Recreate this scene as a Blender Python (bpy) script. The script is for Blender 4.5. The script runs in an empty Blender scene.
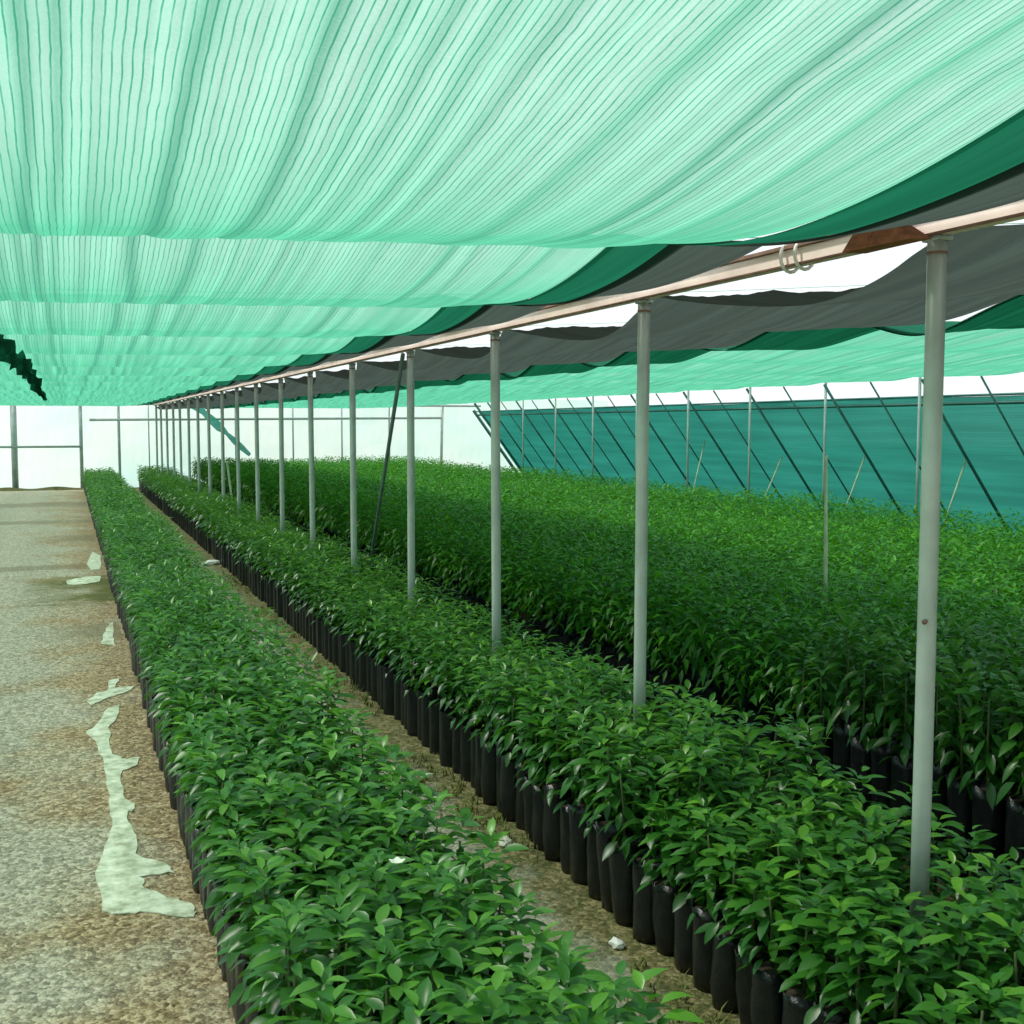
import bpy, bmesh, math, random
import numpy as np
from mathutils import Vector, Matrix
random.seed(7); rng = np.random.default_rng(7)
S = bpy.context.scene
COL = S.collection
PI = math.pi
# ---------------------------------------------------------------- camera
F_PX = 1150.0; CAM_Z = 1.8
YAW = math.radians(21.1425); PITCH = math.atan(87 / F_PX)
cd = bpy.data.cameras.new('camera'); cam = bpy.data.objects.new('camera', cd); COL.objects.link(cam)
cd.sensor_width = 36; cd.lens = F_PX / 1024 * 36; cd.clip_start = 0.02; cd.clip_end = 500
cam.location = (0, 0, CAM_Z); cam.rotation_euler = (PI / 2 - PITCH, 0, -YAW)
S.camera = cam
FW = np.array([math.sin(YAW) * math.cos(PITCH), math.cos(YAW) * math.cos(PITCH), -math.sin(PITCH)])
RT = np.array([math.cos(YAW), -math.sin(YAW), 0]); UP = np.cross(RT, FW)
def px(p):
    v = np.asarray(p, float) - np.array([0, 0, CAM_Z]); d = v @ FW
    return 512 + F_PX * (v @ RT) / d, 512 - F_PX * (v @ UP) / d, d

# ---------------------------------------------------------------- materials
def mat(name):
    m = bpy.data.materials.new(name); m.use_nodes = True
    nt = m.node_tree; nt.nodes.clear()
    out = nt.nodes.new('ShaderNodeOutputMaterial')
    return m, nt, out
def N(nt, t, **kw):
    n = nt.nodes.new(t)
    for k, v in kw.items():
        if k.startswith('i_'):
            n.inputs[k[2:].replace('_', ' ')].default_value = v
        else: setattr(n, k, v)
    return n
def L(nt, a, b): nt.links.new(a, b)
def math_node(nt, op, a, b=None, c=None, clamp=False):
    n = nt.nodes.new('ShaderNodeMath'); n.operation = op; n.use_clamp = clamp
    for i, v in enumerate((a, b, c)):
        if v is None: continue
        if isinstance(v, (int, float)): n.inputs[i].default_value = v
        else: nt.links.new(v, n.inputs[i])
    return n.outputs[0]
def mixc(nt, fac, a, b):
    n = nt.nodes.new('ShaderNodeMix'); n.data_type = 'RGBA'
    for i, v in ((0, fac), (6, a), (7, b)):
        if isinstance(v, (int, float)): n.inputs[i].default_value = v
        elif isinstance(v, tuple): n.inputs[i].default_value = (*v, 1)
        else: nt.links.new(v, n.inputs[i])
    return n.outputs[2]
def ramp(nt, fac, stops):
    n = nt.nodes.new('ShaderNodeValToRGB'); e = n.color_ramp.elements
    while len(e) < len(stops): e.new(0.5)
    for x, (p, c) in zip(e, stops): x.position = p; x.color = (*c, 1)
    nt.links.new(fac, n.inputs[0]); return n.outputs[0]
def noise(nt, vec, scale, detail=4, rough=.55):
    n = nt.nodes.new('ShaderNodeTexNoise'); n.inputs['Scale'].default_value = scale
    n.inputs['Detail'].default_value = detail; n.inputs['Roughness'].default_value = rough
    if vec is not None: nt.links.new(vec, n.inputs['Vector'])
    return n.outputs[0]
def simple(name, col, rough=.6, metal=0.0, var=.25, scale=6, bump=0.0, spec=.5):
    m, nt, out = mat(name)
    tc = N(nt, 'ShaderNodeTexCoord'); f = noise(nt, tc.outputs['Object'], scale)
    c2 = tuple(x * (1 - var) for x in col); c3 = tuple(min(1, x * (1 + var * .6)) for x in col)
    b = N(nt, 'ShaderNodeBsdfPrincipled'); L(nt, ramp(nt, f, [(.3, c2), (.7, c3)]), b.inputs['Base Color'])
    b.inputs['Roughness'].default_value = rough; b.inputs['Metallic'].default_value = metal
    b.inputs['Specular IOR Level'].default_value = spec
    if bump:
        bp = N(nt, 'ShaderNodeBump'); bp.inputs['Strength'].default_value = bump; bp.inputs['Distance'].default_value = .01
        L(nt, noise(nt, tc.outputs['Object'], scale * 6), bp.inputs['Height']); L(nt, bp.outputs[0], b.inputs['Normal'])
    L(nt, b.outputs[0], out.inputs[0]); return m

def net_material(name, trans_col, diff_col, open_frac, thread_col, period=.016, axis='X', trans_w=.75, seam=None, clump=.35):
    """Knitted shade cloth: ribs of thread with open mesh between; grazing views and folds close the holes."""
    m, nt, out = mat(name)
    tc = N(nt, 'ShaderNodeTexCoord'); sp = N(nt, 'ShaderNodeSeparateXYZ'); L(nt, tc.outputs['Object'], sp.inputs[0])
    wob = noise(nt, tc.outputs['Object'], 9, 2)
    u = math_node(nt, 'ADD', sp.outputs[axis], math_node(nt, 'MULTIPLY', math_node(nt, 'SUBTRACT', wob, .5), .008))
    ph = math_node(nt, 'FRACT', math_node(nt, 'DIVIDE', u, period))
    tri = math_node(nt, 'ABSOLUTE', math_node(nt, 'SUBTRACT', ph, .5))          # 0 at rib centre
    rib = math_node(nt, 'SUBTRACT', 1, math_node(nt, 'MULTIPLY', math_node(nt, 'SUBTRACT', tri, .05), 14), clamp=True)
    rib = math_node(nt, 'MULTIPLY', rib, math_node(nt, 'MULTIPLY', noise(nt, tc.outputs['Object'], 14, 2), 1.6), clamp=True)
    # broad irregular bands where the knit is closer or looser
    mp = N(nt, 'ShaderNodeMapping')
    mp.inputs['Scale'].default_value = (22, .5, .5) if axis == 'X' else (.5, 22, 22) if axis == 'Y' else (.4, .4, 9)
    L(nt, tc.outputs['Object'], mp.inputs[0])
    band = noise(nt, mp.outputs[0], 1.0, 3)
    fine = noise(nt, tc.outputs['Object'], 160, 1)
    att = N(nt, 'ShaderNodeAttribute', attribute_name='fold'); fold = att.outputs['Fac']
    lw = N(nt, 'ShaderNodeLayerWeight'); lw.inputs[0].default_value = .5           # 0 facing .. 1 grazing
    cosv = math_node(nt, 'MAXIMUM', math_node(nt, 'SUBTRACT', 1, lw.outputs['Facing']), .06)
    o = math_node(nt, 'MULTIPLY', open_frac, math_node(nt, 'ADD', 1 - clump, math_node(nt, 'MULTIPLY', math_node(nt, 'ADD', band, fine), clump)))
    o = math_node(nt, 'MULTIPLY', o, math_node(nt, 'SUBTRACT', 1, math_node(nt, 'MULTIPLY', rib, .97)))
    layers = math_node(nt, 'ADD', math_node(nt, 'DIVIDE', .85, cosv), math_node(nt, 'ADD', .05, math_node(nt, 'MULTIPLY', fold, 2.2)))
    o = math_node(nt, 'POWER', math_node(nt, 'MINIMUM', o, .98), layers, clamp=True)
    dens = math_node(nt, 'ADD', math_node(nt, 'MULTIPLY', fold, .85), math_node(nt, 'MULTIPLY', rib, .8), clamp=True)
    tcol = mixc(nt, math_node(nt, 'MULTIPLY', math_node(nt, 'SUBTRACT', band, .38), 2.6, clamp=True), tuple(x * .74 for x in trans_col), tuple(x * 1.12 for x in trans_col))
    tcol = mixc(nt, dens, tcol, thread_col)
    if seam:
        sn = math_node(nt, 'FRACT', math_node(nt, 'MULTIPLY', sp.outputs[seam[0]], seam[1]))
        sl = math_node(nt, 'LESS_THAN', sn, seam[2]); tcol = mixc(nt, math_node(nt, 'MULTIPLY', sl, .35), tcol, seam[3])
    tr = N(nt, 'ShaderNodeBsdfTranslucent'); L(nt, tcol, tr.inputs[0])
    df = N(nt, 'ShaderNodeBsdfDiffuse'); L(nt, mixc(nt, dens, diff_col, tuple(x * .7 for x in diff_col)), df.inputs[0])
    m1 = N(nt, 'ShaderNodeMixShader'); m1.inputs[0].default_value = trans_w; L(nt, df.outputs[0], m1.inputs[1]); L(nt, tr.outputs[0], m1.inputs[2])
    tp = N(nt, 'ShaderNodeBsdfTransparent')
    m2 = N(nt, 'ShaderNodeMixShader'); L(nt, o, m2.inputs[0]); L(nt, m1.outputs[0], m2.inputs[1]); L(nt, tp.outputs[0], m2.inputs[2])
    L(nt, m2.outputs[0], out.inputs[0]); return m

M = {}
M['net_green'] = net_material('green_shade_cloth', (.115, .50, .315), (.06, .38, .24), .60, (.045, .24, .16))
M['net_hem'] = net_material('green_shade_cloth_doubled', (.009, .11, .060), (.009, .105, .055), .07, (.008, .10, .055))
M['net_grey'] = net_material('grey_shade_cloth', (.050, .070, .060), (.05, .065, .055), .07, (.03, .045, .04))
M['net_wall'] = net_material('teal_shade_cloth', (.035, .30, .235), (.03, .25, .20), .08, (.025, .22, .17), axis='Z', period=.03,
                             seam=('Z', 4.1, .07, (.04, .32, .25)))
M['pipe'] = simple('galvanised_pipe', (.50, .56, .50), .42, .15, .22, 5)
M['pipe_dark'] = simple('weathered_dark_pipe', (.16, .24, .22), .6, .1, .25, 6)
M['pipe_teal'] = simple('dark_green_pipe', (.03, .14, .13), .6, .0, .25, 6)
M['pipe_grey'] = simple('grey_frame_pipe', (.36, .44, .42), .5, .1, .2, 5)
M['rail'] = simple('pale_painted_rail', (.93, .78, .70), .55, 0, .18, 4)
M['rail_lip'] = simple('brown_rusty_angle', (.24, .14, .10), .8, 0, .35, 14)
M['rust'] = simple('rusted_steel', (.34, .13, .06), .85, 0, .45, 22, .4)
M['wire'] = simple('pale_green_cord', (.45, .80, .64), .6, 0, .15, 5)
M['white'] = simple('white_plastic', (.85, .87, .82), .5, 0, .06, 8)
M['stone'] = simple('pale_stone', (.72, .70, .58), .85, 0, .25, 30, .3)
M['cane'] = simple('bamboo_cane', (.45, .52, .34), .6, 0, .25, 9)
M['bag'] = simple('black_poly_bag', (.014, .016, .018), .33, 0, .4, 18, .35)
M['soil'] = simple('potting_soil', (.05, .035, .02), .95, 0, .4, 60, .6)
M['stem'] = simple('green_brown_stem', (.07, .11, .03), .7, 0, .3, 20)
M['petal'] = simple('white_petal', (.85, .85, .72), .5, 0, .1, 20)

def leaf_material(name, dark, mid, light, rough=.36, spec=.55):
    m, nt, out = mat(name)
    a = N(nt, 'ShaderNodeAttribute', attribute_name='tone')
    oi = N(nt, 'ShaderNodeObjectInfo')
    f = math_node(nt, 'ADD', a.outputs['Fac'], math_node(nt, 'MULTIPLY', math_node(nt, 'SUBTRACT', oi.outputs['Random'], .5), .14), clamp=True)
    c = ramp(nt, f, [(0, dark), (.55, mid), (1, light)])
    b = N(nt, 'ShaderNodeBsdfPrincipled'); L(nt, c, b.inputs['Base Color'])
    b.inputs['Roughness'].default_value = rough; b.inputs['Specular IOR Level'].default_value = spec
    t = N(nt, 'ShaderNodeBsdfTranslucent'); L(nt, mixc(nt, .5, c, (.16, .50, .02)), t.inputs[0])
    mx = N(nt, 'ShaderNodeMixShader'); mx.inputs[0].default_value = .30
    L(nt, b.outputs[0], mx.inputs[1]); L(nt, t.outputs[0], mx.inputs[2]); L(nt, mx.outputs[0], out.inputs[0]); return m
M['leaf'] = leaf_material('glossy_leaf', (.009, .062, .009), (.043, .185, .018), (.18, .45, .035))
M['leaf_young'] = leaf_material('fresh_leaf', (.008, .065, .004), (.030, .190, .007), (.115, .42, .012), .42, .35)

def ground_material():
    m, nt, out = mat('gravel_ground')
    tc = N(nt, 'ShaderNodeTexCoord'); P = tc.outputs['Object']
    sp = N(nt, 'ShaderNodeSeparateXYZ'); L(nt, P, sp.inputs[0]); X, Y = sp.outputs[0], sp.outputs[1]
    vo = N(nt, 'ShaderNodeTexVoronoi'); vo.inputs['Scale'].default_value = 46; L(nt, P, vo.inputs['Vector'])
    vo2 = N(nt, 'ShaderNodeTexVoronoi'); vo2.inputs['Scale'].default_value = 105; L(nt, P, vo2.inputs['Vector'])
    peb = ramp(nt, N(nt, 'ShaderNodeSeparateColor').outputs[0], [(0, (.1, .1, .1)), (1, (.9, .9, .9))])
    sc = nt.nodes[-1]
    sepn = N(nt, 'ShaderNodeSeparateColor'); L(nt, vo.outputs['Color'], sepn.inputs[0])
    sepm = N(nt, 'ShaderNodeSeparateColor'); L(nt, vo2.outputs['Color'], sepm.inputs[0])
    pv = math_node(nt, 'ADD', math_node(nt, 'MULTIPLY', sepn.outputs[0], .55), math_node(nt, 'MULTIPLY', sepm.outputs[1], .45))
    big = noise(nt, P, 1.1, 5); med = noise(nt, P, 5, 4)
    grey = ramp(nt, pv, [(.12, (.155, .15, .10)), (.5, (.32, .305, .215)), (.88, (.56, .535, .40))])
    brown = ramp(nt, pv, [(.12, (.10, .065, .025)), (.5, (.27, .195, .09)), (.88, (.52, .43, .26))])
    # browner towards the bed edge, greyer to the open side
    fx = math_node(nt, 'ADD', math_node(nt, 'MULTIPLY', X, 1.3), math_node(nt, 'MULTIPLY', math_node(nt, 'SUBTRACT', big, .42), 5.0))
    fx = math_node(nt, 'ADD', fx, .15, clamp=True)
    col = mixc(nt, fx, grey, brown)
    # moss strip and damp dark strips across the path
    def strip(y0, hw, lo, hi):
        d = math_node(nt, 'DIVIDE', math_node(nt, 'ABSOLUTE', math_node(nt, 'SUBTRACT', math_node(nt, 'ADD', Y, math_node(nt, 'MULTIPLY', math_node(nt, 'SUBTRACT', med, .5), hw * 1.6)), y0)), hw)
        f = math_node(nt, 'SUBTRACT', 1, d, clamp=True)
        wx = math_node(nt, 'ADD', X, math_node(nt, 'MULTIPLY', math_node(nt, 'SUBTRACT', med, .5), .6))
        xr = math_node(nt, 'MULTIPLY', math_node(nt, 'MULTIPLY', math_node(nt, 'SUBTRACT', wx, lo), 2.5, clamp=True), math_node(nt, 'LESS_THAN', X, hi))
        return math_node(nt, 'MULTIPLY', math_node(nt, 'MULTIPLY', f, 2.2, clamp=True), xr)
    moss = math_node(nt, 'MULTIPLY', strip(13.4, 1.3, -.55, .5), ramp_f(nt, big))
    col = mixc(nt, moss, col, (.085, .095, .008))
    for y0, hw, lo, hi in ((15.6, .35, -4, .2), (10.6, .5, -.3, .4), (19.5, .8, -.4, .4), (23, .5, -4, .4), (28, .9, -2, .4)):
        col = mixc(nt, math_node(nt, 'MULTIPLY', strip(y0, hw, lo, hi), .55), col, (.14, .115, .055))
    # aisle: pale greenish worn strip, then straw and moss at the foot of the bags; colours also darkened to paint in shade
    ax = math_node(nt, 'GREATER_THAN', X, 1.0)
    rough_x = math_node(nt, 'ADD', X, math_node(nt, 'MULTIPLY', math_node(nt, 'SUBTRACT', med, .5), .5))
    pale = ramp(nt, pv, [(.1, (.23, .25, .17)), (.9, (.50, .52, .41))])
    straw = ramp(nt, math_node(nt, 'ADD', math_node(nt, 'MULTIPLY', pv, .6), math_node(nt, 'MULTIPLY', med, .4)), [(.30, (.045, .060, .010)), (.5, (.13, .115, .035)), (.8, (.34, .29, .14))])
    aisle = mixc(nt, math_node(nt, 'MULTIPLY', math_node(nt, 'SUBTRACT', rough_x, 1.43), 3.6, clamp=True), pale, straw)
    col = mixc(nt, ax, col, aisle)
    b = N(nt, 'ShaderNodeBsdfPrincipled'); L(nt, col, b.inputs['Base Color']); b.inputs['Roughness'].default_value = .85
    bp = N(nt, 'ShaderNodeBump'); bp.inputs['Strength'].default_value = .55; bp.inputs['Distance'].default_value = .010
    h = math_node(nt, 'SUBTRACT', 1, math_node(nt, 'ADD', vo.outputs['Distance'], math_node(nt, 'MULTIPLY', vo2.outputs['Distance'], .5)))
    L(nt, h, bp.inputs['Height']); L(nt, bp.outputs[0], b.inputs['Normal'])
    L(nt, b.outputs[0], out.inputs[0]); nt.nodes.remove(sc) if sc else None
    return m
def ramp_f(nt, fac):
    return math_node(nt, 'MULTIPLY', math_node(nt, 'SUBTRACT', fac, .34), 5.0, clamp=True)
M['ground'] = ground_material()

def sheeting_material():
    m, nt, out = mat('white_polythene_sheeting')
    tc = N(nt, 'ShaderNodeTexCoord'); f = noise(nt, tc.outputs['Object'], .35, 3)
    c = ramp(nt, f, [(.35, (.72, .98, .95)), (.65, (.88, 1.0, .97))])
    t = N(nt, 'ShaderNodeBsdfTranslucent'); L(nt, c, t.inputs[0])
    d = N(nt, 'ShaderNodeBsdfDiffuse'); L(nt, c, d.inputs[0])
    mx = N(nt, 'ShaderNodeMixShader'); mx.inputs[0].default_value = .85; L(nt, d.outputs[0], mx.inputs[1]); L(nt, t.outputs[0], mx.inputs[2])
    tp = N(nt, 'ShaderNodeBsdfTransparent'); m2 = N(nt, 'ShaderNodeMixShader'); m2.inputs[0].default_value = .03
    L(nt, mx.outputs[0], m2.inputs[1]); L(nt, tp.outputs[0], m2.inputs[2]); L(nt, m2.outputs[0], out.inputs[0]); return m
M['sheet'] = sheeting_material()
def slurry_material():
    m, nt, out = mat('dried_pale_slurry')
    tc = N(nt, 'ShaderNodeTexCoord'); f = noise(nt, tc.outputs['Object'], 13, 5, .65)
    b = N(nt, 'ShaderNodeBsdfPrincipled'); L(nt, ramp(nt, f, [(.36, (.32, .35, .22)), (.5, (.54, .60, .44)), (.68, (.78, .82, .66))]), b.inputs['Base Color'])
    b.inputs['Roughness'].default_value = .7; L(nt, b.outputs[0], out.inputs[0]); return m
M['slurry'] = slurry_material()

# ---------------------------------------------------------------- object helpers
def tag(o, label=None, cat=None, group=None, kind=None):
    for k, v in (('label', label), ('category', cat), ('group', group), ('kind', kind)):
        if v: o[k] = v
    return o
def mesh_obj(name, verts, faces, mats, parent=None, smooth=True, attrs=None, midx=None):
    me = bpy.data.meshes.new(name); me.from_pydata([tuple(v) for v in verts], [], [tuple(f) for f in faces])
    for mm in (mats if isinstance(mats, (list, tuple)) else [mats]): me.materials.append(mm)
    if smooth: me.polygons.foreach_set('use_smooth', [True] * len(me.polygons))
    if midx is not None: me.polygons.foreach_set('material_index', midx)
    for k, v in (attrs or {}).items():
        at = me.attributes.new(k, 'FLOAT', 'POINT'); at.data.foreach_set('value', np.asarray(v, np.float32))
    me.update()
    o = bpy.data.objects.new(name, me); COL.objects.link(o)
    if parent: o.parent = parent
    return o
def empty(name, loc, rz=0):
    o = bpy.data.objects.new(name, None); COL.objects.link(o); o.location = loc; o.rotation_euler = (0, 0, rz); o.empty_display_size = .1
    return o
def tube_data(pts, rad, n=12, cap=True):
    pts = [Vector(p) for p in pts]; rs = rad if isinstance(rad, (list, tuple)) else [rad] * len(pts)
    V, Fc = [], []
    ref = None
    for i, p in enumerate(pts):
        d = (pts[min(i + 1, len(pts) - 1)] - pts[max(i - 1, 0)]).normalized()
        if ref is None: ref = Vector((1, 0, 0)) if abs(d.x) < .9 else Vector((0, 1, 0))
        a = (ref - d * ref.dot(d)).normalized(); b = d.cross(a); ref = a
        for k in range(n):
            t = 2 * PI * k / n; V.append(p + (a * math.cos(t) + b * math.sin(t)) * rs[i])
    for i in range(len(pts) - 1):
        for k in range(n):
            Fc.append((i * n + k, i * n + (k + 1) % n, (i + 1) * n + (k + 1) % n, (i + 1) * n + k))
    if cap:
        Fc.append(tuple(reversed(range(n)))); Fc.append(tuple(range((len(pts) - 1) * n, len(pts) * n)))
    return V, Fc
def tube(name, pts, rad, m, parent=None, n=12):
    V, Fc = tube_data(pts, rad, n); return mesh_obj(name, V, Fc, m, parent)
def box(name, lo, hi, m, parent=None, bev=.004):
    bm = bmesh.new(); bmesh.ops.create_cube(bm, size=1)
    for v in bm.verts: v.co = Vector([(lo[i] + hi[i]) / 2 + v.co[i] * (hi[i] - lo[i]) for i in range(3)])
    if bev: bmesh.ops.bevel(bm, geom=bm.edges[:], offset=bev, segments=2, affect='EDGES', profile=.6)
    me = bpy.data.meshes.new(name); bm.to_mesh(me); bm.free(); me.materials.append(m)
    o = bpy.data.objects.new(name, me); COL.objects.link(o)
    if parent: o.parent = parent
    return o

# ---------------------------------------------------------------- world and sun
w = bpy.data.worlds.new('sky'); S.world = w; w.use_nodes = True
bgn = w.node_tree.nodes['Background']; bgn.inputs[0].default_value = (.90, .97, 1.0, 1); bgn.inputs[1].default_value = 1.15
sd = bpy.data.lights.new('sun', 'SUN'); so = bpy.data.objects.new('sun', sd); COL.objects.link(so)
sd.energy = 4.2; sd.angle = .10; sd.color = (1, .96, .88)
so.rotation_euler = Vector((-.45, .30, .95)).to_track_quat('Z', 'Y').to_euler()
S.view_settings.view_transform = 'Standard'; S.view_settings.look = 'None'; S.view_settings.gamma = 1
S.view_settings.exposure = 0.0

# ---------------------------------------------------------------- ground
BAY = 1.78; Y0 = 2.63; XP = 2.30; YEND = 35.0
gv, gf = [], []
def grid_plane(xs, ys, zf):
    V = [(x, y, zf(x, y)) for y in ys for x in xs]; n = len(xs)
    Fc = [(j * n + i, j * n + i + 1, (j + 1) * n + i + 1, (j + 1) * n + i) for j in range(len(ys) - 1) for i in range(n - 1)]
    return V, Fc
V, Fc = grid_plane([-60, -20, -6, 0, 3, 12, 30, 70], [-30, -8, 0, 8, 20, 35, 60, 120], lambda x, y: 0)
g = mesh_obj('ground', V, Fc, M['ground'], smooth=False); tag(g, 'tan gravel ground with brown stains under the shade nets', kind='structure')
# low grassy soil bank at the foot of the end wall
xs = np.linspace(-3, .38, 30); ys = np.linspace(34.1, 34.8, 6)
V, Fc = grid_plane(xs, ys, lambda x, y: .09 * math.sin(PI * (y - 34.1) / .7) * (.7 + .3 * math.sin(x * 5 + y)) + .002)
sb = mesh_obj('soil_bank', V, Fc, simple('mossy_soil', (.13, .12, .035), .95, 0, .5, 9, .6)); tag(sb, 'low olive brown soil bank along the foot of the white end wall', 'soil bank')

# pale dried spills along the bed foot
def patch(name, outline, label, h=.006):
    bm = bmesh.new(); vs = []
    n = len(outline); cx = sum(p[0] for p in outline) / n; cy = sum(p[1] for p in outline) / n
    o2 = []
    for i, (x, y) in enumerate(outline):
        x2, y2 = outline[(i + 1) % n]
        for t in (0, .25, .5, .75):
            o2.append((x + (x2 - x) * t + random.uniform(-.010, .010), y + (y2 - y) * t + random.uniform(-.018, .018)))
    top = [bm.verts.new((x, y, h)) for x, y in o2]; bot = [bm.verts.new((x + (x - cx) * .01, y, .0015)) for x, y in o2]
    for i in range(len(o2)):
        j = (i + 1) % len(o2); bm.faces.new((bot[i], bot[j], top[j], top[i]))
    f = bm.faces.new(top); bmesh.ops.triangulate(bm, faces=[f]); bmesh.ops.recalc_face_normals(bm, faces=bm.faces)
    me = bpy.data.meshes.new(name); bm.to_mesh(me); bm.free(); me.materials.append(M['slurry'])
    o = bpy.data.objects.new(name, me); COL.objects.link(o); tag(o, label, 'spill', 'dried spills on the gravel'); return o
def unproj(x, y, z=None, Y=None, X=None):
    d = FW * F_PX + RT * (x - 512) + UP * (512 - y)
    t = (z - CAM_Z) / d[2] if z is not None else (Y / d[1] if Y is not None else X / d[0])
    return np.array([0, 0, CAM_Z]) + t * d
def crop_pts(pts): return [tuple(unproj(x * .4533, 560 + y * .4533, 0)[:2]) for x, y in pts]
patch('dried_spill', crop_pts([(228, 772), (216, 690), (240, 615), (246, 560), (240, 510), (230, 450), (212, 405), (193, 380), (214, 362), (240, 328), (268, 320),
      (262, 345), (240, 372), (246, 425), (268, 440), (312, 437), (304, 452), (266, 472), (272, 520), (302, 545), (278, 562), (296, 600), (302, 650), (350, 668), (390, 690),
      (312, 702), (320, 728), (372, 745), (432, 768), (430, 792), (330, 778), (270, 786)]), 'long pale dried spill on the gravel, curling to the foot of the black bags')
patch('dried_spill', crop_pts([(195, 312), (214, 295), (236, 290), (240, 268), (262, 262), (256, 284), (304, 278), (280, 292), (240, 304), (205, 322)]),
      'small hooked pale spill just beyond the long one on the gravel')
patch('dried_spill', crop_pts([(222, 185), (236, 150), (252, 135), (250, 170), (256, 190)]), 'small pale upright-looking smear against the bags before the moss strip')
patch('dried_spill', crop_pts([(148, 46), (185, 38), (222, 36), (222, 48), (180, 55), (150, 55)]), 'thin pale streak lying across the mossy strip of the path')
patch('dried_spill', crop_pts([(192, 10), (205, -18), (222, -8), (222, 22), (200, 22)]), 'blocky pale crust just past the mossy strip beside the bags')

# stones and litter
def stone(loc, r, label, m, name='pale_stone', cat='stone', flat=.55, grp='pale stones in the aisle'):
    bm = bmesh.new(); bmesh.ops.create_icosphere(bm, subdivisions=2, radius=1)
    for v in bm.verts:
        k = 1 + random.uniform(-.16, .16); v.co = Vector((v.co.x * r * k * 1.3, v.co.y * r * k, max(-.3, v.co.z) * r * flat * k))
    me = bpy.data.meshes.new(name); bm.to_mesh(me); bm.free(); me.materials.append(m)
    o = bpy.data.objects.new(name, me); COL.objects.link(o); o.location = loc; o.rotation_euler = (0, 0, random.uniform(0, 6))
    tag(o, label, cat, grp); return o
stone((1.72, 15.2, .02), .09, 'flat white stone lying far down the aisle against the black bags', M['white'])
p = unproj(505, 845, 0); stone((p[0], p[1], .01), .03, 'pale upright stone chip in the middle of the aisle opposite the second post', M['stone'], flat=.9)
p = unproj(622, 946, 0); stone((p[0] - .02, p[1], .01), .024, 'whitish pebble at the foot of the bags close to the camera', M['white'], flat=.9)
p = unproj(440, 700 + 60, 0); stone((1.62, 5.2, .008), .03, 'grey pebble in the aisle between second and third posts', M['stone'])

# ---------------------------------------------------------------- posts, rail, wires
NP = 18
RAIL_Z = 2.33
ORD = ['first', 'second', 'third', 'fourth', 'fifth', 'sixth', 'seventh', 'eighth', 'ninth', 'tenth', 'eleventh', 'twelfth', 'thirteenth', 'fourteenth', 'fifteenth', 'sixteenth', 'seventeenth', 'eighteenth']
shaft_me = band_me = brk_me = None
for k in range(-1, NP):
    y = Y0 + BAY * k
    r = empty('support_post', (XP, y, 0))
    lean = .004 * math.sin(k * 2.3)
    if shaft_me is None:
        s = tube('shaft', [(0, 0, 0), (0, 0, .8), (0, 0, 1.6), (0, 0, RAIL_Z)], .027, M['pipe'], r, 20); shaft_me = s.data
        b = box('top_bracket', (-.027, -.034, RAIL_Z - .016), (.027, .034, RAIL_Z - .003), M['pipe_grey'], r, .004); brk_me = b.data
        V, Fc = tube_data([(0, 0, RAIL_Z - .052), (0, 0, RAIL_Z - .044)], .0285, 20); t = mesh_obj('tie_band', V, Fc, M['rail_lip'], r); band_me = t.data
    else:
        for nm, me in (('shaft', shaft_me), ('top_bracket', brk_me), ('tie_band', band_me)):
            c = bpy.data.objects.new(nm, me); COL.objects.link(c); c.parent = r
    r.rotation_euler = (lean, lean * .7, 0)
    lab = {0: 'first grey pipe post from the camera, tallest and thickest', -1: 'grey pipe post just outside the frame under the rail'}.get(k, f'{ORD[k]} grey pipe post from the camera along the pale rail')
    tag(r, lab, 'post', 'grey pipe posts under the rail')
# nail mark on the first post
m0 = tube('nail', [(XP - .020, Y0 - .018, 1.24), (XP - .034, Y0 - .028, 1.24)], [.006, .008], M['rail_lip'], None, 8)
m0.parent = [o for o in COL.objects if o.name.startswith('support_post')][1]; m0.matrix_parent_inverse = Matrix.Translation((-XP, -Y0, 0))
YN, YF = -.4, Y0 + BAY * (NP - 1) + .3
rail = empty('ridge_rail', (XP, 0, RAIL_Z)); tag(rail, 'long pale pink rail with brown underside carried on the grey posts', 'rail')
box('beam', (-.024, YN, .0), (.024, YF, .056), M['rail'], rail, .004)
box('lower_angle', (-.030, YN, -.002), (-.0245, YF, .007), M['rail_lip'], rail, .002)
box('shadow_strip', (-.036, YN, .0565), (.024, YF, .070), M['rail_lip'], rail, .002)  # dark brown strip standing in for the shadow line above the beam
# rusty plate and white ties on the rail
pz = RAIL_Z + .0715
V = [(-.04, -.26, 0), (.02, -.28, 0), (.03, .02, 0), (-.05, .03, 0), (-.03, -.2, .05), (.0, -.19, .06), (.01, -.03, .085), (-.03, -.02, .075)]
rp = mesh_obj('rusty_bracket', V, [(3, 2, 1, 0), (0, 1, 5, 4), (1, 2, 6, 5), (2, 3, 7, 6), (3, 0, 4, 7), (4, 5, 6, 7)], M['rust'], smooth=False)
rp.location = (XP - .055, Y0 + .26, RAIL_Z - .012); tag(rp, 'rusty brown steel bracket clamped to the pale rail by the first post', 'bracket')
for i, yy in enumerate((Y0 + .62, Y0 + .70)):
    V, Fc = tube_data([(XP - .004 + .040 * math.cos(t), yy, RAIL_Z + .034 + .050 * math.sin(t)) for t in np.linspace(0, 2 * PI, 17)], .006, 8)
    tb = mesh_obj('tie', V, Fc, M['white'], rail); tag(tb, 'white tie'); tb.location = (-XP, 0, -RAIL_Z)

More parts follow.
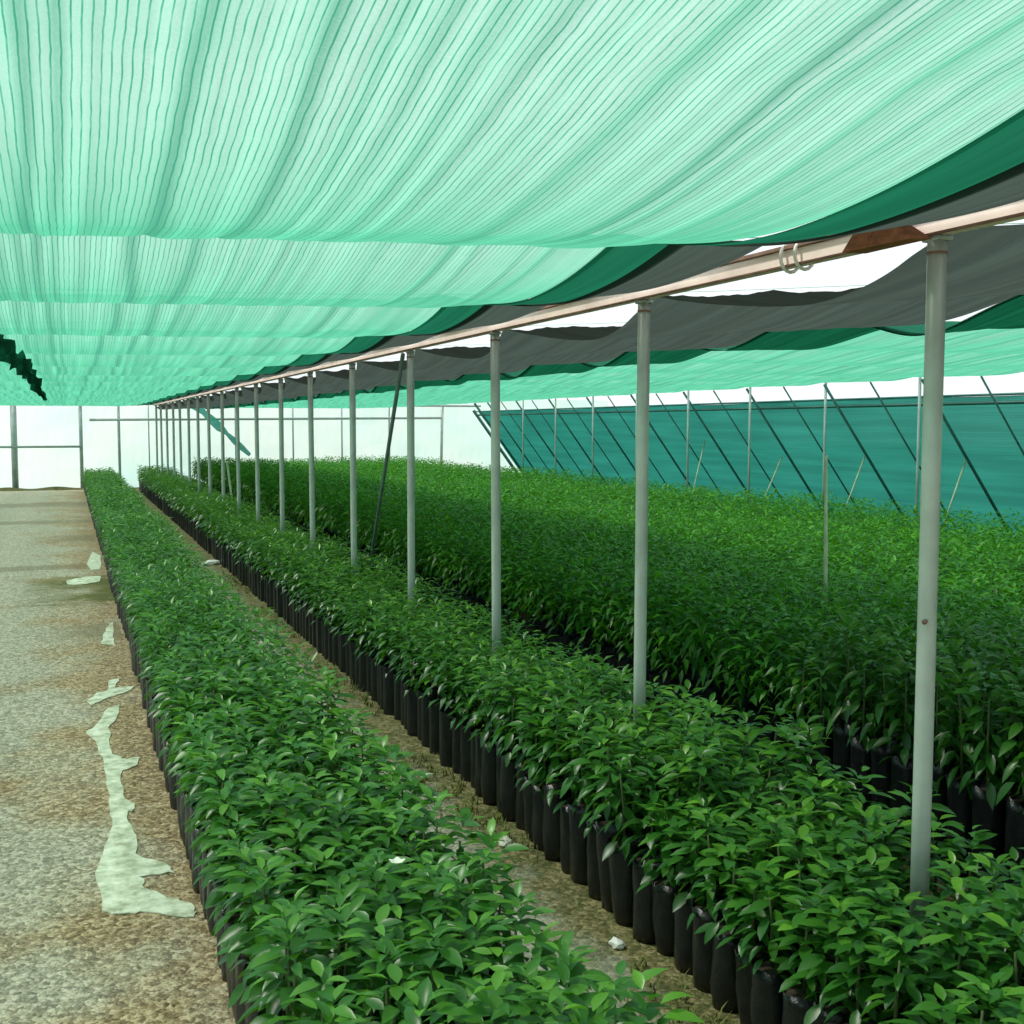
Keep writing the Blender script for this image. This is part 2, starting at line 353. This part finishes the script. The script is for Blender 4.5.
# ---------------------------------------------------------------- shade nets
bayh = {k: 1 + .14 * math.sin(k * 3.7 + 1) for k in range(-4, 25)}
def bay_shape(Y, p=.85):
    t = (Y - Y0) / BAY; k = np.floor(t); fr = t - k
    amp = np.array([bayh.get(int(a), 1.0) for a in k.ravel()]).reshape(k.shape)
    return np.sin(PI * fr) ** p * amp, fr, k
def low_line(X): return .18 - .22 * (X - .6)          # where each swag hangs lowest, relative to a post
def swag(X, Y):
    t = (Y - Y0 - low_line(X)) / BAY; k = np.floor(t); fr = t - k
    u = (2 * np.minimum(fr, 1 - fr)) ** 1.8
    u = u * np.clip(1.08 - .14 * t, .5, 1)
    return np.where(t < -.5, 1 + 2.4 * np.minimum(-.5 - t, .9), u)   # the nearest edge of the net is drawn up high
def low_line_r(X): return .89 * (1 - np.clip((X - 2.4) / 1.4, 0, 1))
def swag_r(X, Y):
    t = (Y - Y0 - low_line_r(X)) / BAY; k = np.floor(t); fr = t - k
    e = np.clip((X - 2.6) / 1.1, 0, 1)
    return (1 - e) * (2 * np.minimum(fr, 1 - fr)) ** 1.7 + e * (.5 - .5 * np.cos(2 * PI * fr))
def hump(x, a, b): return np.clip((x - a) / (b - a), 0, 1)
FOLDS = []
xq = -4.0
while xq < 2.2:
    FOLDS.append((xq, random.uniform(.008, .02), random.uniform(.35, 1.0), random.uniform(0, 6))); xq += random.choice((.07, .11, .15, .21)) * random.uniform(.8, 1.2)
FOLDS_R = []
xq = 2.4
while xq < 9.6:
    FOLDS_R.append((xq, random.uniform(.012, .03), random.uniform(.2, .8), random.uniform(0, 6))); xq += random.uniform(.12, .35)
def fold_field(X, Y, folds):
    f = np.zeros_like(X)
    for x0, wd, st, ph in folds:
        xc = x0 + .012 * np.sin(Y * 1.3 + ph) + .006 * np.sin(Y * 4.1 + ph * 2)
        f = np.maximum(f, st * np.exp(-((X - xc) / wd) ** 2))
    return f
def wrinkle(X, Y, a):
    return a * (np.sin(X * 17 + np.sin(Y * 1.1) * 1.5) * .5 + np.sin(X * 41 + Y * 1.7) * .3 + np.sin(Y * 7 + X * 5) * .25)
def z_left(X, Y):
    s = swag(X, Y)
    zl = 2.275 + .050 * hump(X, 1.4, 2.1) + .048 * hump(X, 1.95, 2.25)
    c = .128 - .066 * hump(X, 1.7, 2.25)
    endlift = .05 * hump(Y, 30, 34.5)
    return zl + c * s + endlift + wrinkle(X, Y, .006) * (.4 + s)
def z_right(X, Y):
    s = swag_r(X, Y)
    e = hump(X, 2.4, 3.8); e2 = hump(X, 3.8, 5.2); e3 = hump(X, 8.2, 9.45)
    near = hump(Y, 1.9, 2.75)
    zl = 2.225 + .05 * e + .02 * e2 + .04 * e3 + .07 * (1 - near) * (1 - e)
    c = .125 - .02 * e - .035 * e2
    return zl + c * s + wrinkle(X, Y, .008) * (.3 + s)
def net(name, xs, ys, zf, m, folds, parent=None, edge=None, dz=0.0):
    X, Y = np.meshgrid(np.asarray(xs), np.asarray(ys))
    if edge: X = edge(X, Y)
    fo = fold_field(X, Y, folds); Z = zf(X, Y) + dz + .007 * fo
    n = X.shape[1]; k = X.shape[0]
    idx = np.arange(n * k).reshape(k, n)
    q = np.stack([idx[:-1, :-1], idx[:-1, 1:], idx[1:, 1:], idx[1:, :-1]], -1).reshape(-1, 4)
    me = bpy.data.meshes.new(name); nv, nf = n * k, len(q)
    me.vertices.add(nv); me.vertices.foreach_set('co', np.stack([X, Y, Z], -1).astype(np.float32).ravel())
    me.loops.add(nf * 4); me.loops.foreach_set('vertex_index', q.ravel().astype(np.int32))
    me.polygons.add(nf); me.polygons.foreach_set('loop_start', np.arange(0, nf * 4, 4, dtype=np.int32))
    me.polygons.foreach_set('use_smooth', np.ones(nf, bool))
    me.update(calc_edges=True)
    at = me.attributes.new('fold', 'FLOAT', 'POINT'); at.data.foreach_set('value', fo.astype(np.float32).ravel())
    me.materials.append(m)
    o = bpy.data.objects.new(name, me); COL.objects.link(o)
    if parent: o.parent = parent
    return o
ysN = np.concatenate([np.arange(-1.0, 8, .04), np.arange(8, 34.6, .1)])
gl = net('green_shade_net', np.concatenate([np.arange(-4, -1, .03), np.arange(-1, 1.74, .0125)]), ysN, z_left, M['net_green'], FOLDS)
tag(gl, 'pale green shade net billowing between wires over the path and narrow bed', 'shade net', 'shade nets overhead')
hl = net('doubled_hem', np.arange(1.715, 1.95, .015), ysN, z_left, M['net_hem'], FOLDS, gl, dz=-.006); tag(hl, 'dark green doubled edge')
def edge_l(X, Y):
    s = swag(X, Y); u = hump(X, 1.96, 2.26); return X - u * .03 * s
gg = net('grey_shade_net', np.linspace(1.89, 2.26, 26), ysN, lambda X, Y: z_left(X, Y), M['net_grey'], FOLDS, edge=edge_l, dz=-.014)
tag(gg, 'dark grey strip of shade net on the path side of the pale rail', 'shade net', 'shade nets overhead')
def edge_r(X, Y):
    s = swag_r(X, Y); u = 1 - hump(X, 2.34, 3.0); return X + u * .14 * (1 - s) * hump(Y, 1.9, 2.75)
gr = net('grey_shade_net', np.linspace(2.34, 3.8, 60), ysN, z_right, M['net_grey'], FOLDS_R, edge=edge_r)
tag(gr, 'dark grey strip of shade net hanging beyond the rail over the dark gap', 'shade net', 'shade nets overhead')
def z_right_dip(X, Y):
    s, fr, k = bay_shape(Y); d = np.exp(-(np.minimum(fr, 1 - fr) / .19) ** 2) * (1 - hump(X, 3.78, 4.3)) * .05 * (.6 + .4 * np.sin(np.round((Y - Y0) / BAY) * 2.1))
    return z_right(X, Y) - d
grr = net('green_shade_net', np.concatenate([np.arange(3.78, 9.45, .035)]), ysN[::1], z_right_dip, M['net_green'], FOLDS_R)
tag(grr, 'bright green shade net over the wide bed, reaching the sloping side wall', 'shade net', 'shade nets overhead')
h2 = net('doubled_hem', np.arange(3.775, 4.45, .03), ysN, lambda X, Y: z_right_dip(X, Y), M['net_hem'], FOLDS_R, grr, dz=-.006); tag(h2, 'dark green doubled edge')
# torn flap hanging from the first net
tp = [unproj(-12, 340, Y=7.0), unproj(6, 352, Y=7.0), unproj(20, 362, Y=7.0), unproj(30, 374, Y=7.0), unproj(38, 388, Y=7.0), unproj(45, 399, Y=7.0)]
wd = [15, 12, 9, 8, 6, 3]
V, Fc = [], []
NS = 26
for i in range(NS):
    u_ = i / (NS - 1) * (len(tp) - 1); j0 = min(int(u_), len(tp) - 2); f_ = u_ - j0
    p = tp[j0] * (1 - f_) + tp[j0 + 1] * f_; hw = (wd[j0] * (1 - f_) + wd[j0 + 1] * f_) / F_PX * 6.6 * random.uniform(.55, 1.25)
    for t in (-1, -.5, 0, .5, 1):
        V.append((p[0] + t * hw * .6 + random.uniform(-.008, .008), p[1] + .06 * math.sin(t * 4 + i * .8), p[2] + t * hw * .8 + random.uniform(-.01, .01)))
for i in range(NS - 1):
    for j in range(4): Fc.append((i * 5 + j, i * 5 + j + 1, i * 5 + j + 6, i * 5 + j + 5))
fl = mesh_obj('torn_flap', V, Fc, M['net_hem'], gl, attrs={'fold': [.4] * len(V)}); tag(fl, 'ragged dark green torn flap')

# transverse wires that carry the nets: on the path side the nets hang between them, beyond the rail they run at the posts
wire_l = wire_r = None
for k in range(-1, NP):
    y = Y0 + BAY * k
    where = 'short of the first grey post' if k < 0 else f'at the {ORD[k]} grey post'
    if k > NP - 2: continue
    if wire_l is None:
        xs_ = np.arange(-4, 2.27, .25)
        wire_l = tube('support_wire', [(x, low_line(x) + BAY / 2, 2.408 + (.02 * hump(x, 1.4, 2.25))) for x in xs_], .002, M['wire'], None, 6); ol = wire_l; wire_l = ol.data
        pts = [(x, 0, 2.362 + .03 * hump(x, 2.4, 3.8) - .015 * hump(x, 3.8, 5.2) + .04 * hump(x, 8.2, 9.45)) for x in np.arange(2.34, 9.5, .25)]
        pts = [(x, float(low_line_r(x)) - BAY / 2, z) for x, _, z in pts]
        wire_r = tube('support_wire', pts, .0014, M['wire'], None, 6); o = wire_r
    else:
        ol = bpy.data.objects.new('support_wire', wire_l); COL.objects.link(ol)
        o = bpy.data.objects.new('support_wire', wire_r.data); COL.objects.link(o)
    ol.location = (0, y, 0); o.location = (0, y, 0)
    if k < 0: bpy.data.objects.remove(ol); ol = None
    if ol: tag(ol, f'thin cord carrying the path side net just past the {ORD[k]} grey post', 'wire', 'cords carrying the nets')
    tag(o, f'thin cord across under the net of the wide bed {where}', 'wire', 'cords carrying the nets')

# leaning braces near the posts
def brace(name, a, b, r, m, label, cat, grp=None, n=10):
    o = tube(name, [a, tuple((np.array(a) + np.array(b)) / 2), b], r, m, None, n); tag(o, label, cat, grp); return o
b1 = unproj(372, 553, .60); a1 = (XP - .05, Y0 + 3 * BAY, 2.30)
dv = (b1 - np.array(a1)); foot = np.array(a1) + dv * (2.30 / (2.30 - b1[2]))
brace('leaning_brace', a1, tuple(foot), .016, M['pipe_dark'], 'dark thin rod leaning from the top of the fourth post into the bed', 'brace')
brace('leaning_stake', tuple(unproj(227, 462, X=2.9)), tuple(unproj(236, 505, X=2.62) * np.array([1, 1, 0])), .02, M['cane'], 'pale crooked stake leaning among plants far along the post row', 'stake')
c0 = unproj(832, 590, X=4.6); c1 = unproj(826, 455, X=4.75)
brace('leaning_stake', tuple(c1), (c0[0] - .02, c0[1] + .02, 0), [.010, .013, .016], M['cane'], 'slim pale cane standing among the plants of the wide bed', 'stake')

# ---------------------------------------------------------------- end wall
we = mesh_obj('wall_back', *grid_plane(np.linspace(-6, 11.15, 60), [YEND, YEND + .02], lambda x, y: 0), M['sheet'])
me = we.data; bm = bmesh.new()
nx = 90
vv = [[bm.verts.new((x, YEND + .015 * math.sin(x * 3 + z * 2), z)) for x in np.linspace(-6, 17, nx)] for z in (0, .6, 1.2, 1.8, 2.62)]
for a, b in zip(vv[:-1], vv[1:]):
    for i in range(nx - 1): bm.faces.new((a[i], a[i + 1], b[i + 1], b[i]))
bm.to_mesh(me); bm.free(); tag(we, 'white translucent sheeting end wall', kind='structure')
for x, r in ((-3.2, .04), (-1.36, .085), (.386, .05), (1.41, .04), (2.23, .018), (4.7, .03), (6.4, .025), (7.9, .025), (9.4, .03), (11.08, .045)):
    tube('frame_post', [(x, YEND - .08, 0), (x + (.06 if x > 11 else 0), YEND - .08, 2.42)], r, M['pipe_grey'], we, 10)
tube('frame_rail', [(-6, YEND - .16, 1.19), (.386, YEND - .16, 1.19)], .032, M['pipe_grey'], we, 8)
tube('frame_rail', [(.62, YEND - .16, 1.945), (11.08, YEND - .16, 2.02)], .036, M['pipe_grey'], we, 8)
tube('frame_rail', [(-6, YEND - .16, 2.40), (12.4, YEND - .16, 2.40)], .03, M['pipe_grey'], we, 8)
a = unproj(188, 398, Y=34.6); b = unproj(250, 455, Y=34.6)
V, Fc = [], []
for i, t in enumerate(np.linspace(0, 1, 9)):
    p = a + (b - a) * t; hw = .16 * (1 - .5 * t) * (.8 + .3 * math.sin(i * 2.2))
    for j, s in enumerate((-1, 0, 1)): V.append((p[0] + s * hw * .75, p[1] + .03 * math.sin(i + j * 2), p[2] + s * hw * .75 + random.uniform(-.02, .02)))
for i in range(8):
    for j in range(2): Fc.append((i * 3 + j, i * 3 + j + 1, i * 3 + j + 4, i * 3 + j + 3))
ts = mesh_obj('net_strip', V, Fc, M['net_wall'], None, attrs={'fold': [.1] * len(V)}); tag(ts, 'torn teal strip of net hanging aslant before the white end wall', 'net strip')

# ---------------------------------------------------------------- sloping side wall
XW, ZW, SL = 9.55, 2.13, .75
ys = np.arange(-1, 27.25, .25); zs = np.linspace(0, ZW, 14)
V, Fc = [], []
for y in ys:
    for z in zs: V.append((XW + (ZW - z) * SL + .012 * math.sin(y * 3.3 + z * 4), y, z + .012 * math.sin(y * 1.1) * (z / ZW)))
nz = len(zs)
for j in range(len(ys) - 1):
    for i in range(nz - 1): Fc.append((j * nz + i, j * nz + i + 1, (j + 1) * nz + i + 1, (j + 1) * nz + i))
wr = mesh_obj('wall_right', V, Fc, M['net_wall'], attrs={'fold': [0] * len(V)}); tag(wr, 'sloping teal net side wall', kind='structure')
tube('top_cable', [(XW - .01, -1, ZW + .005), (XW - .01, 27.2, ZW + .005)], .014, M['pipe_teal'], wr, 8)
tube('tie_cable', [(XW + .02, -1, ZW - .085), (XW + .02, 27.2, ZW - .085)], .02, M['pipe_teal'], wr, 8)
for i in range(20):
    y = 9.0 + .93 * i
    if y > 27.2: break
    r = (.019 if i % 2 == 0 else .012) if i < 19 else .03
    zt = 2.33; tube('strut', [(XW - .07 + (ZW - zt) * SL, y, zt), (XW - .07 + ZW * SL, y, 0)], r, M['pipe_teal'], wr, 8)
tube('strut', [(XW - .06, 27.2, 2.16), (XW - .06 + ZW * SL, 27.2, 0)], .04, M['pipe_teal'], wr, 8)
for i in range(10):
    y = 9.13 + 1.8 * i
    sp_ = tube('slim_post', [(9.36, y, 0), (9.36, y, 1.2), (9.36, y, 2.37)], .018, M['pipe_grey'], None, 8)
    tag(sp_, f'{ORD[i]} slim pale post along the sloping teal wall, counted from the camera', 'post', 'slim posts along the side wall')
lab = ['in front of the third stake gap', '', '']
for i, (xa, ya, xb, yb) in enumerate(((966, 460, 947, 515), (865, 456, 849, 499), (782, 457, 765, 497), (705, 440, 698, 470))):
    t = unproj(xa, ya, X=9.95); bt = unproj(xb, yb, X=9.7); bt = t + (bt - t) * (t[2] / (t[2] - bt[2]))
    brace('leaning_stake', tuple(t), tuple(bt), .011, M['cane'], f'{ORD[i]} short leaning cane before the teal side wall, counted from the camera', 'stake', 'canes along the side wall', 8)

# ---------------------------------------------------------------- seedlings
def leaf_full(length, width, droop, fold, ns=5):
    """vertices of one leaf along +X, normal +Z; 3 per station"""
    V = []
    for i in range(ns):
        t = i / (ns - 1); wv = width * .5 * (math.sin(PI * (t ** .85)) ** .8 if 0 < t < 1 else 0) + .0006
        x = length * t; z = -droop * length * t * t
        V += [(x, -wv, z + fold * wv), (x, 0, z), (x, wv, z + fold * wv)]
    Fc = []
    for i in range(ns - 1):
        a = i * 3; Fc += [(a, a + 3, a + 4, a + 1), (a + 1, a + 4, a + 5, a + 2)]
    return np.array(V), np.array(Fc)
def leaf_low(length, width, droop, fold):
    V = np.array([(0, 0, 0), (length * .45, -width * .46, -droop * length * .2 + fold * width * .4), (length * .45, 0, -droop * length * .2), (length * .45, width * .46, -droop * length * .2 + fold * width * .4), (length, 0, -droop * length)])
    return V, np.array([(0, 1, 2, 2), (0, 2, 3, 3), (1, 4, 2, 2), (2, 4, 3, 3)])
def rot_leaf(V, elev, azim, roll, pos):
    ce, se = math.cos(elev), math.sin(elev); ca, sa = math.cos(azim), math.sin(azim); cr, sr = math.cos(roll), math.sin(roll)
    Rr = np.array([[1, 0, 0], [0, cr, -sr], [0, sr, cr]]); Re = np.array([[ce, 0, -se], [0, 1, 0], [se, 0, ce]]); Ra = np.array([[ca, -sa, 0], [sa, ca, 0], [0, 0, 1]])
    return V @ (Ra @ Re @ Rr).T + np.array(pos)
def plant_leaves(full, n, top, low, lmin, lmax):
    Vs, Fs, T = [], [], []; off = 0; az = random.uniform(0, 6.28)
    bx, by = random.uniform(-.02, .02), random.uniform(-.02, .02)
    for i in range(n):
        t = i / (n - 1); z = low + (top - low) * t ** .8; az += 2.4 + random.uniform(-.35, .35)
        ln = (lmin + (lmax - lmin) * random.random()) * (1 - .3 * max(0, t - .8) / .2)
        el = math.radians(-26 + 58 * t ** 1.4 + random.uniform(-18, 18))
        tw = random.choice((.012, .03, .05)) * (1.15 - .6 * t)
        V, Fc = (leaf_full if full else leaf_low)(ln, ln * random.uniform(.36, .46), random.uniform(.12, .38), random.uniform(.15, .5))
        V = rot_leaf(V, el, az, random.uniform(-.35, .35), (bx * t + tw * math.cos(az), by * t + tw * math.sin(az), z))
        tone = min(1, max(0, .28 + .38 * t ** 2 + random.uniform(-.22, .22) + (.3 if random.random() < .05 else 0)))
        Vs.append(V); Fs.append(Fc + off); T.append(np.full(len(V), tone)); off += len(V)
    return np.concatenate(Vs), np.concatenate(Fs), np.concatenate(T)
BAG_H, BAG_R = .29, .057
def bag_data(n=18):
    V, Fc = [], []; rings = 9; ph = random.uniform(0, 6)
    for j in range(rings):
        t = j / (rings - 1); z = BAG_H * t
        for k in range(n):
            a = 2 * PI * k / n
            r = BAG_R * (.88 + .12 * min(1, t * 5)) * (1 + .045 * math.sin(3 * a + ph + t * 5) + .03 * math.sin(7 * a - t * 9 + ph) + .02 * random.uniform(-1, 1))
            if j == rings - 1: r *= 1.06
            V.append((r * math.cos(a), r * math.sin(a), z + (.006 * math.sin(5 * a + ph) if j == rings - 1 else 0)))
    for j in range(rings - 1):
        for k in range(n): Fc.append((j * n + k, j * n + (k + 1) % n, (j + 1) * n + (k + 1) % n, (j + 1) * n + k))
    Fc.append(tuple(reversed(range(n))))
    b = len(V)
    for k in range(n): a = 2 * PI * k / n; V.append((BAG_R * .97 * math.cos(a), BAG_R * .97 * math.sin(a), BAG_H - .02))
    for k in range(n): Fc.append(((rings - 1) * n + k, (rings - 1) * n + (k + 1) % n, b + (k + 1) % n, b + k))
    return V, Fc
def soil_data(n=14):
    V = [(0, 0, BAG_H - .008)] + [(BAG_R * .95 * math.cos(2 * PI * k / n), BAG_R * .95 * math.sin(2 * PI * k / n), BAG_H - .018) for k in range(n)]
    return V, [(0, 1 + k, 1 + (k + 1) % n) for k in range(n)]
# layout of every seedling
rows = {'A': np.arange(.475, 1.08, .148), 'B': np.arange(1.875, 2.62, .13), 'C': np.concatenate([np.arange(3.30, 5, .145), np.arange(5, 9.5, .17)])}
plants = []
for bed, xs in rows.items():
    for xi, x in enumerate(xs):
        step = .130 if bed != 'C' else (.150 if x < 5 else .175)
        y = .75 + random.uniform(0, .1) if bed != 'C' else 1.6 + random.uniform(0, .1)
        yend = 33.2
        while y < yend:
            px_, py_ = x + random.uniform(-.018, .018), y + random.uniform(-.02, .02)
            if abs(px_ - XP) < .115 and min(abs((py_ - Y0 + BAY / 2) % BAY - BAY / 2), 9) < .115: y += step; continue
            sc = random.uniform(.88, 1.10)
            if bed == 'C': sc *= 1.34 + .05 * math.sin(x * 1.3 + y * .7)
            else: sc *= (.90 if bed == 'B' and y < 3.4 else 1.03) + .05 * math.sin(y * .9 + x * 2)
            plants.append((bed, xi, len(xs), px_, py_, sc)); y += step
P = np.array([(p[3], p[4], .5) for p in plants]); dv = P - np.array([0, 0, CAM_Z])
dep = dv @ FW; ux = 512 + F_PX * (dv @ RT) / dep; uy = 512 - F_PX * (dv @ UP) / dep
vis = (dep > .3) & (ux > -12) & (ux < 1036) & (uy < 1060)
order = sorted(np.nonzero(vis)[0], key=lambda i: dep[i] + (.35 if plants[i][0] == 'B' and 0 < plants[i][1] < plants[i][2] - 1 else 0))
chosen = set(int(i) for i in order[:300])
# a dozen different seedlings, whose copies fill the beds
NV = 14
var = []
for v in range(NV):
    fV, fF, fT = plant_leaves(True, random.randint(44, 50), .60, .285, .058, .096)
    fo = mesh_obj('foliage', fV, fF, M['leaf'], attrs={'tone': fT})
    bo = mesh_obj('grow_bag', *bag_data(), M['bag'])
    sl = mesh_obj('soil', *soil_data(), M['soil'])
    st = tube('stem', [(0, 0, BAG_H - .02), (.004, -.003, .42), (-.003, .004, .53)], [.006, .005, .003], M['stem'], None, 7)
    var.append([o.data for o in (bo, sl, st, fo)])
    for o in (bo, sl, st, fo): bpy.data.objects.remove(o)
def cell(y):
    k = math.floor((y - Y0) / BAY)
    if k < 0: return 'short of the first post'
    return f'between {ORD[k]} and {ORD[k + 1]} posts'
KINDN = ['bushy green seedling', 'leafy green seedling']
GRP = {'A': 'bagged seedlings of the narrow bed by the path', 'B': 'bagged seedlings of the bed along the posts', 'C': 'bagged seedlings of the wide bed'}
for i in sorted(chosen, key=lambda i: dep[i]):
    bed, xi, nx_, x, y, sc = plants[i]
    if bed == 'A':
        row = 'gravel-side edge' if xi == 0 else 'aisle-side edge' if xi == nx_ - 1 else 'middle'
        lab_ = f'leafy seedling in black bag, {row} of narrow bed, {cell(y)}'
    elif bed == 'B':
        row = 'aisle-side edge' if xi == 0 else 'far edge' if xi == nx_ - 1 else 'middle'
        lab_ = f'leafy seedling in black bag, {row} of post bed, {cell(y)}'
    else: lab_ = f'leafy seedling in black bag, front of wide bed, {cell(y)}'
    r = empty('bagged_seedling', (x, y, 0), random.uniform(0, 6.28)); r.scale = (1, 1, sc); r.rotation_euler[0] = random.gauss(0, .022); r.rotation_euler[1] = random.gauss(0, .022)
    tag(r, lab_, 'seedling', GRP[bed])
    md = random.choice(var)
    for nm, me in zip(('grow_bag', 'soil', 'stem', 'foliage'), md):
        c = bpy.data.objects.new(nm, me); COL.objects.link(c)
        c.parent = r
# everything farther off: one mass
class Acc:
    def __init__(s): s.V, s.F, s.M, s.T, s.n = [], [], [], [], 0
    def add(s, V, Fq, mi, T):
        s.V.append(V); s.F.append(Fq + s.n); s.M.append(np.full(len(Fq), mi)); s.T.append(T); s.n += len(V)
acc = Acc()
hi = [plant_leaves(True, random.randint(42, 48), .60, .285, .058, .094) for _ in range(10)]
mid = [plant_leaves(False, random.randint(38, 42), .60, .28, .06, .098) for _ in range(14)]
lo = [plant_leaves(False, 22, .60, .30, .085, .12) for _ in range(14)]
def low_bag(n):
    V = np.array([(BAG_R * math.cos(2 * PI * k / n), BAG_R * math.sin(2 * PI * k / n), z) for z in (0, BAG_H) for k in range(n)])
    Fq = np.array([(k, (k + 1) % n, n + (k + 1) % n, n + k) for k in range(n)]); return V, Fq
bagH, bagL = low_bag(12), low_bag(7)
for i, (bed, xi, nx_, x, y, sc) in enumerate(plants):
    if i in chosen: continue
    d = dep[i]
    if d < .2 and not (-1 < y): continue
    Vp, Fp, Tp = random.choice(hi if 0 < d < 5.5 else mid if d < 15 else lo)
    a = random.uniform(0, 6.28); c, s = math.cos(a), math.sin(a)
    Rm = np.array([[c, -s, 0], [s, c, 0], [0, 0, 1.0]])
    hs = np.array([1, 1, sc]) * (1.05 if bed == 'C' else 1.0); hs[2] = sc
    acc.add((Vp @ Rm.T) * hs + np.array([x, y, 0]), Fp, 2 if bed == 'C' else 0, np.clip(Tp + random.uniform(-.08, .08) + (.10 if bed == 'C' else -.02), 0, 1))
    if xi in (0, nx_ - 1) or d < 9 or random.random() < .2:
        Vb, Fb = bagH if d < 9 else bagL
        acc.add(Vb * np.array([1, 1, random.uniform(.93, 1.05)]) + np.array([x, y, 0]), Fb, 1, np.zeros(len(Vb)))
V = np.concatenate(acc.V); Fq = np.concatenate(acc.F); Mi = np.concatenate(acc.M); T = np.concatenate(acc.T)
tri = Fq[:, 2] == Fq[:, 3]
cnt = np.where(tri, 3, 4); start = np.concatenate([[0], np.cumsum(cnt)[:-1]])
flat = Fq.ravel()[np.stack([np.ones(len(Fq), bool)] * 3 + [~tri], 1).ravel()]
me = bpy.data.meshes.new('seedling_mass'); me.vertices.add(len(V)); me.vertices.foreach_set('co', V.astype(np.float32).ravel())
me.loops.add(len(flat)); me.loops.foreach_set('vertex_index', flat.astype(np.int32))
me.polygons.add(len(Fq)); me.polygons.foreach_set('loop_start', start.astype(np.int32))
me.materials.append(M['leaf']); me.materials.append(M['bag']); me.materials.append(M['leaf_young'])
me.polygons.foreach_set('material_index', Mi.astype(np.int32)); me.polygons.foreach_set('use_smooth', np.ones(len(Fq), bool))
me.update(calc_edges=True)
at = me.attributes.new('tone', 'FLOAT', 'POINT'); at.data.foreach_set('value', T.astype(np.float32))
mo = bpy.data.objects.new('seedling_mass', me); COL.objects.link(mo)
tag(mo, 'dense mass of bagged green seedlings filling the beds back to the white wall', 'seedlings', kind='stuff')
# grass tufts in the aisle
V, Fc, T = [], [], []
for i in range(900):
    gx = min(1.82, 1.80 - abs(random.gauss(0, .13))) if random.random() < .75 else random.uniform(1.2, 1.8)
    gy = .9 + 14 * random.random() ** 1.5
    if .5 + .5 * math.sin(gy * 2.3 + gx * 5) + random.uniform(-.3, .3) < .45: continue
    for b_ in range(random.randint(4, 8)):
        a = random.uniform(0, 6.28); h = random.uniform(.015, .055); l = h * random.uniform(.4, 1.1); wq = random.uniform(.0015, .003)
        bx_, by_ = gx + random.uniform(-.015, .015), gy + random.uniform(-.015, .015); ca, sa = math.cos(a), math.sin(a); n0 = len(V)
        V += [(bx_ - sa * wq, by_ + ca * wq, 0), (bx_ + sa * wq, by_ - ca * wq, 0), (bx_ + ca * l * .4 + sa * wq, by_ + sa * l * .4 - ca * wq, h * .7), (bx_ + ca * l * .4 - sa * wq, by_ + sa * l * .4 + ca * wq, h * .7), (bx_ + ca * l, by_ + sa * l, h)]
        Fc += [(n0, n0 + 1, n0 + 2, n0 + 3), (n0 + 3, n0 + 2, n0 + 4)]
gs = mesh_obj('grass', V, Fc, simple('dry_green_grass', (.16, .19, .03), .7, 0, .5, 3)); tag(gs, 'short yellowish green grass growing at the foot of the bags in the aisle', 'grass', kind='stuff')
# a white blossom lying on the leaves
p = unproj(397, 864, .655)
V, Fc = [], []
for k in range(5):
    a = 2 * PI * k / 5; b = len(V)
    for t, w_, z in ((.1, .1, 0), (.55, .45, .35), (1, .12, .5)):
        for s in (-1, 1): V.append((.022 * (t * math.cos(a) - s * w_ * math.sin(a)), .022 * (t * math.sin(a) + s * w_ * math.cos(a)), .022 * z))
    Fc += [(b, b + 1, b + 3, b + 2), (b + 2, b + 3, b + 5, b + 4)]
fl = mesh_obj('white_blossom', V, Fc, M['petal']); fl.location = p; tag(fl, 'single white blossom lying on the leaves of the narrow bed', 'blossom')
print('plants', len(plants), 'faces', len(Fq), 'verts', len(V))
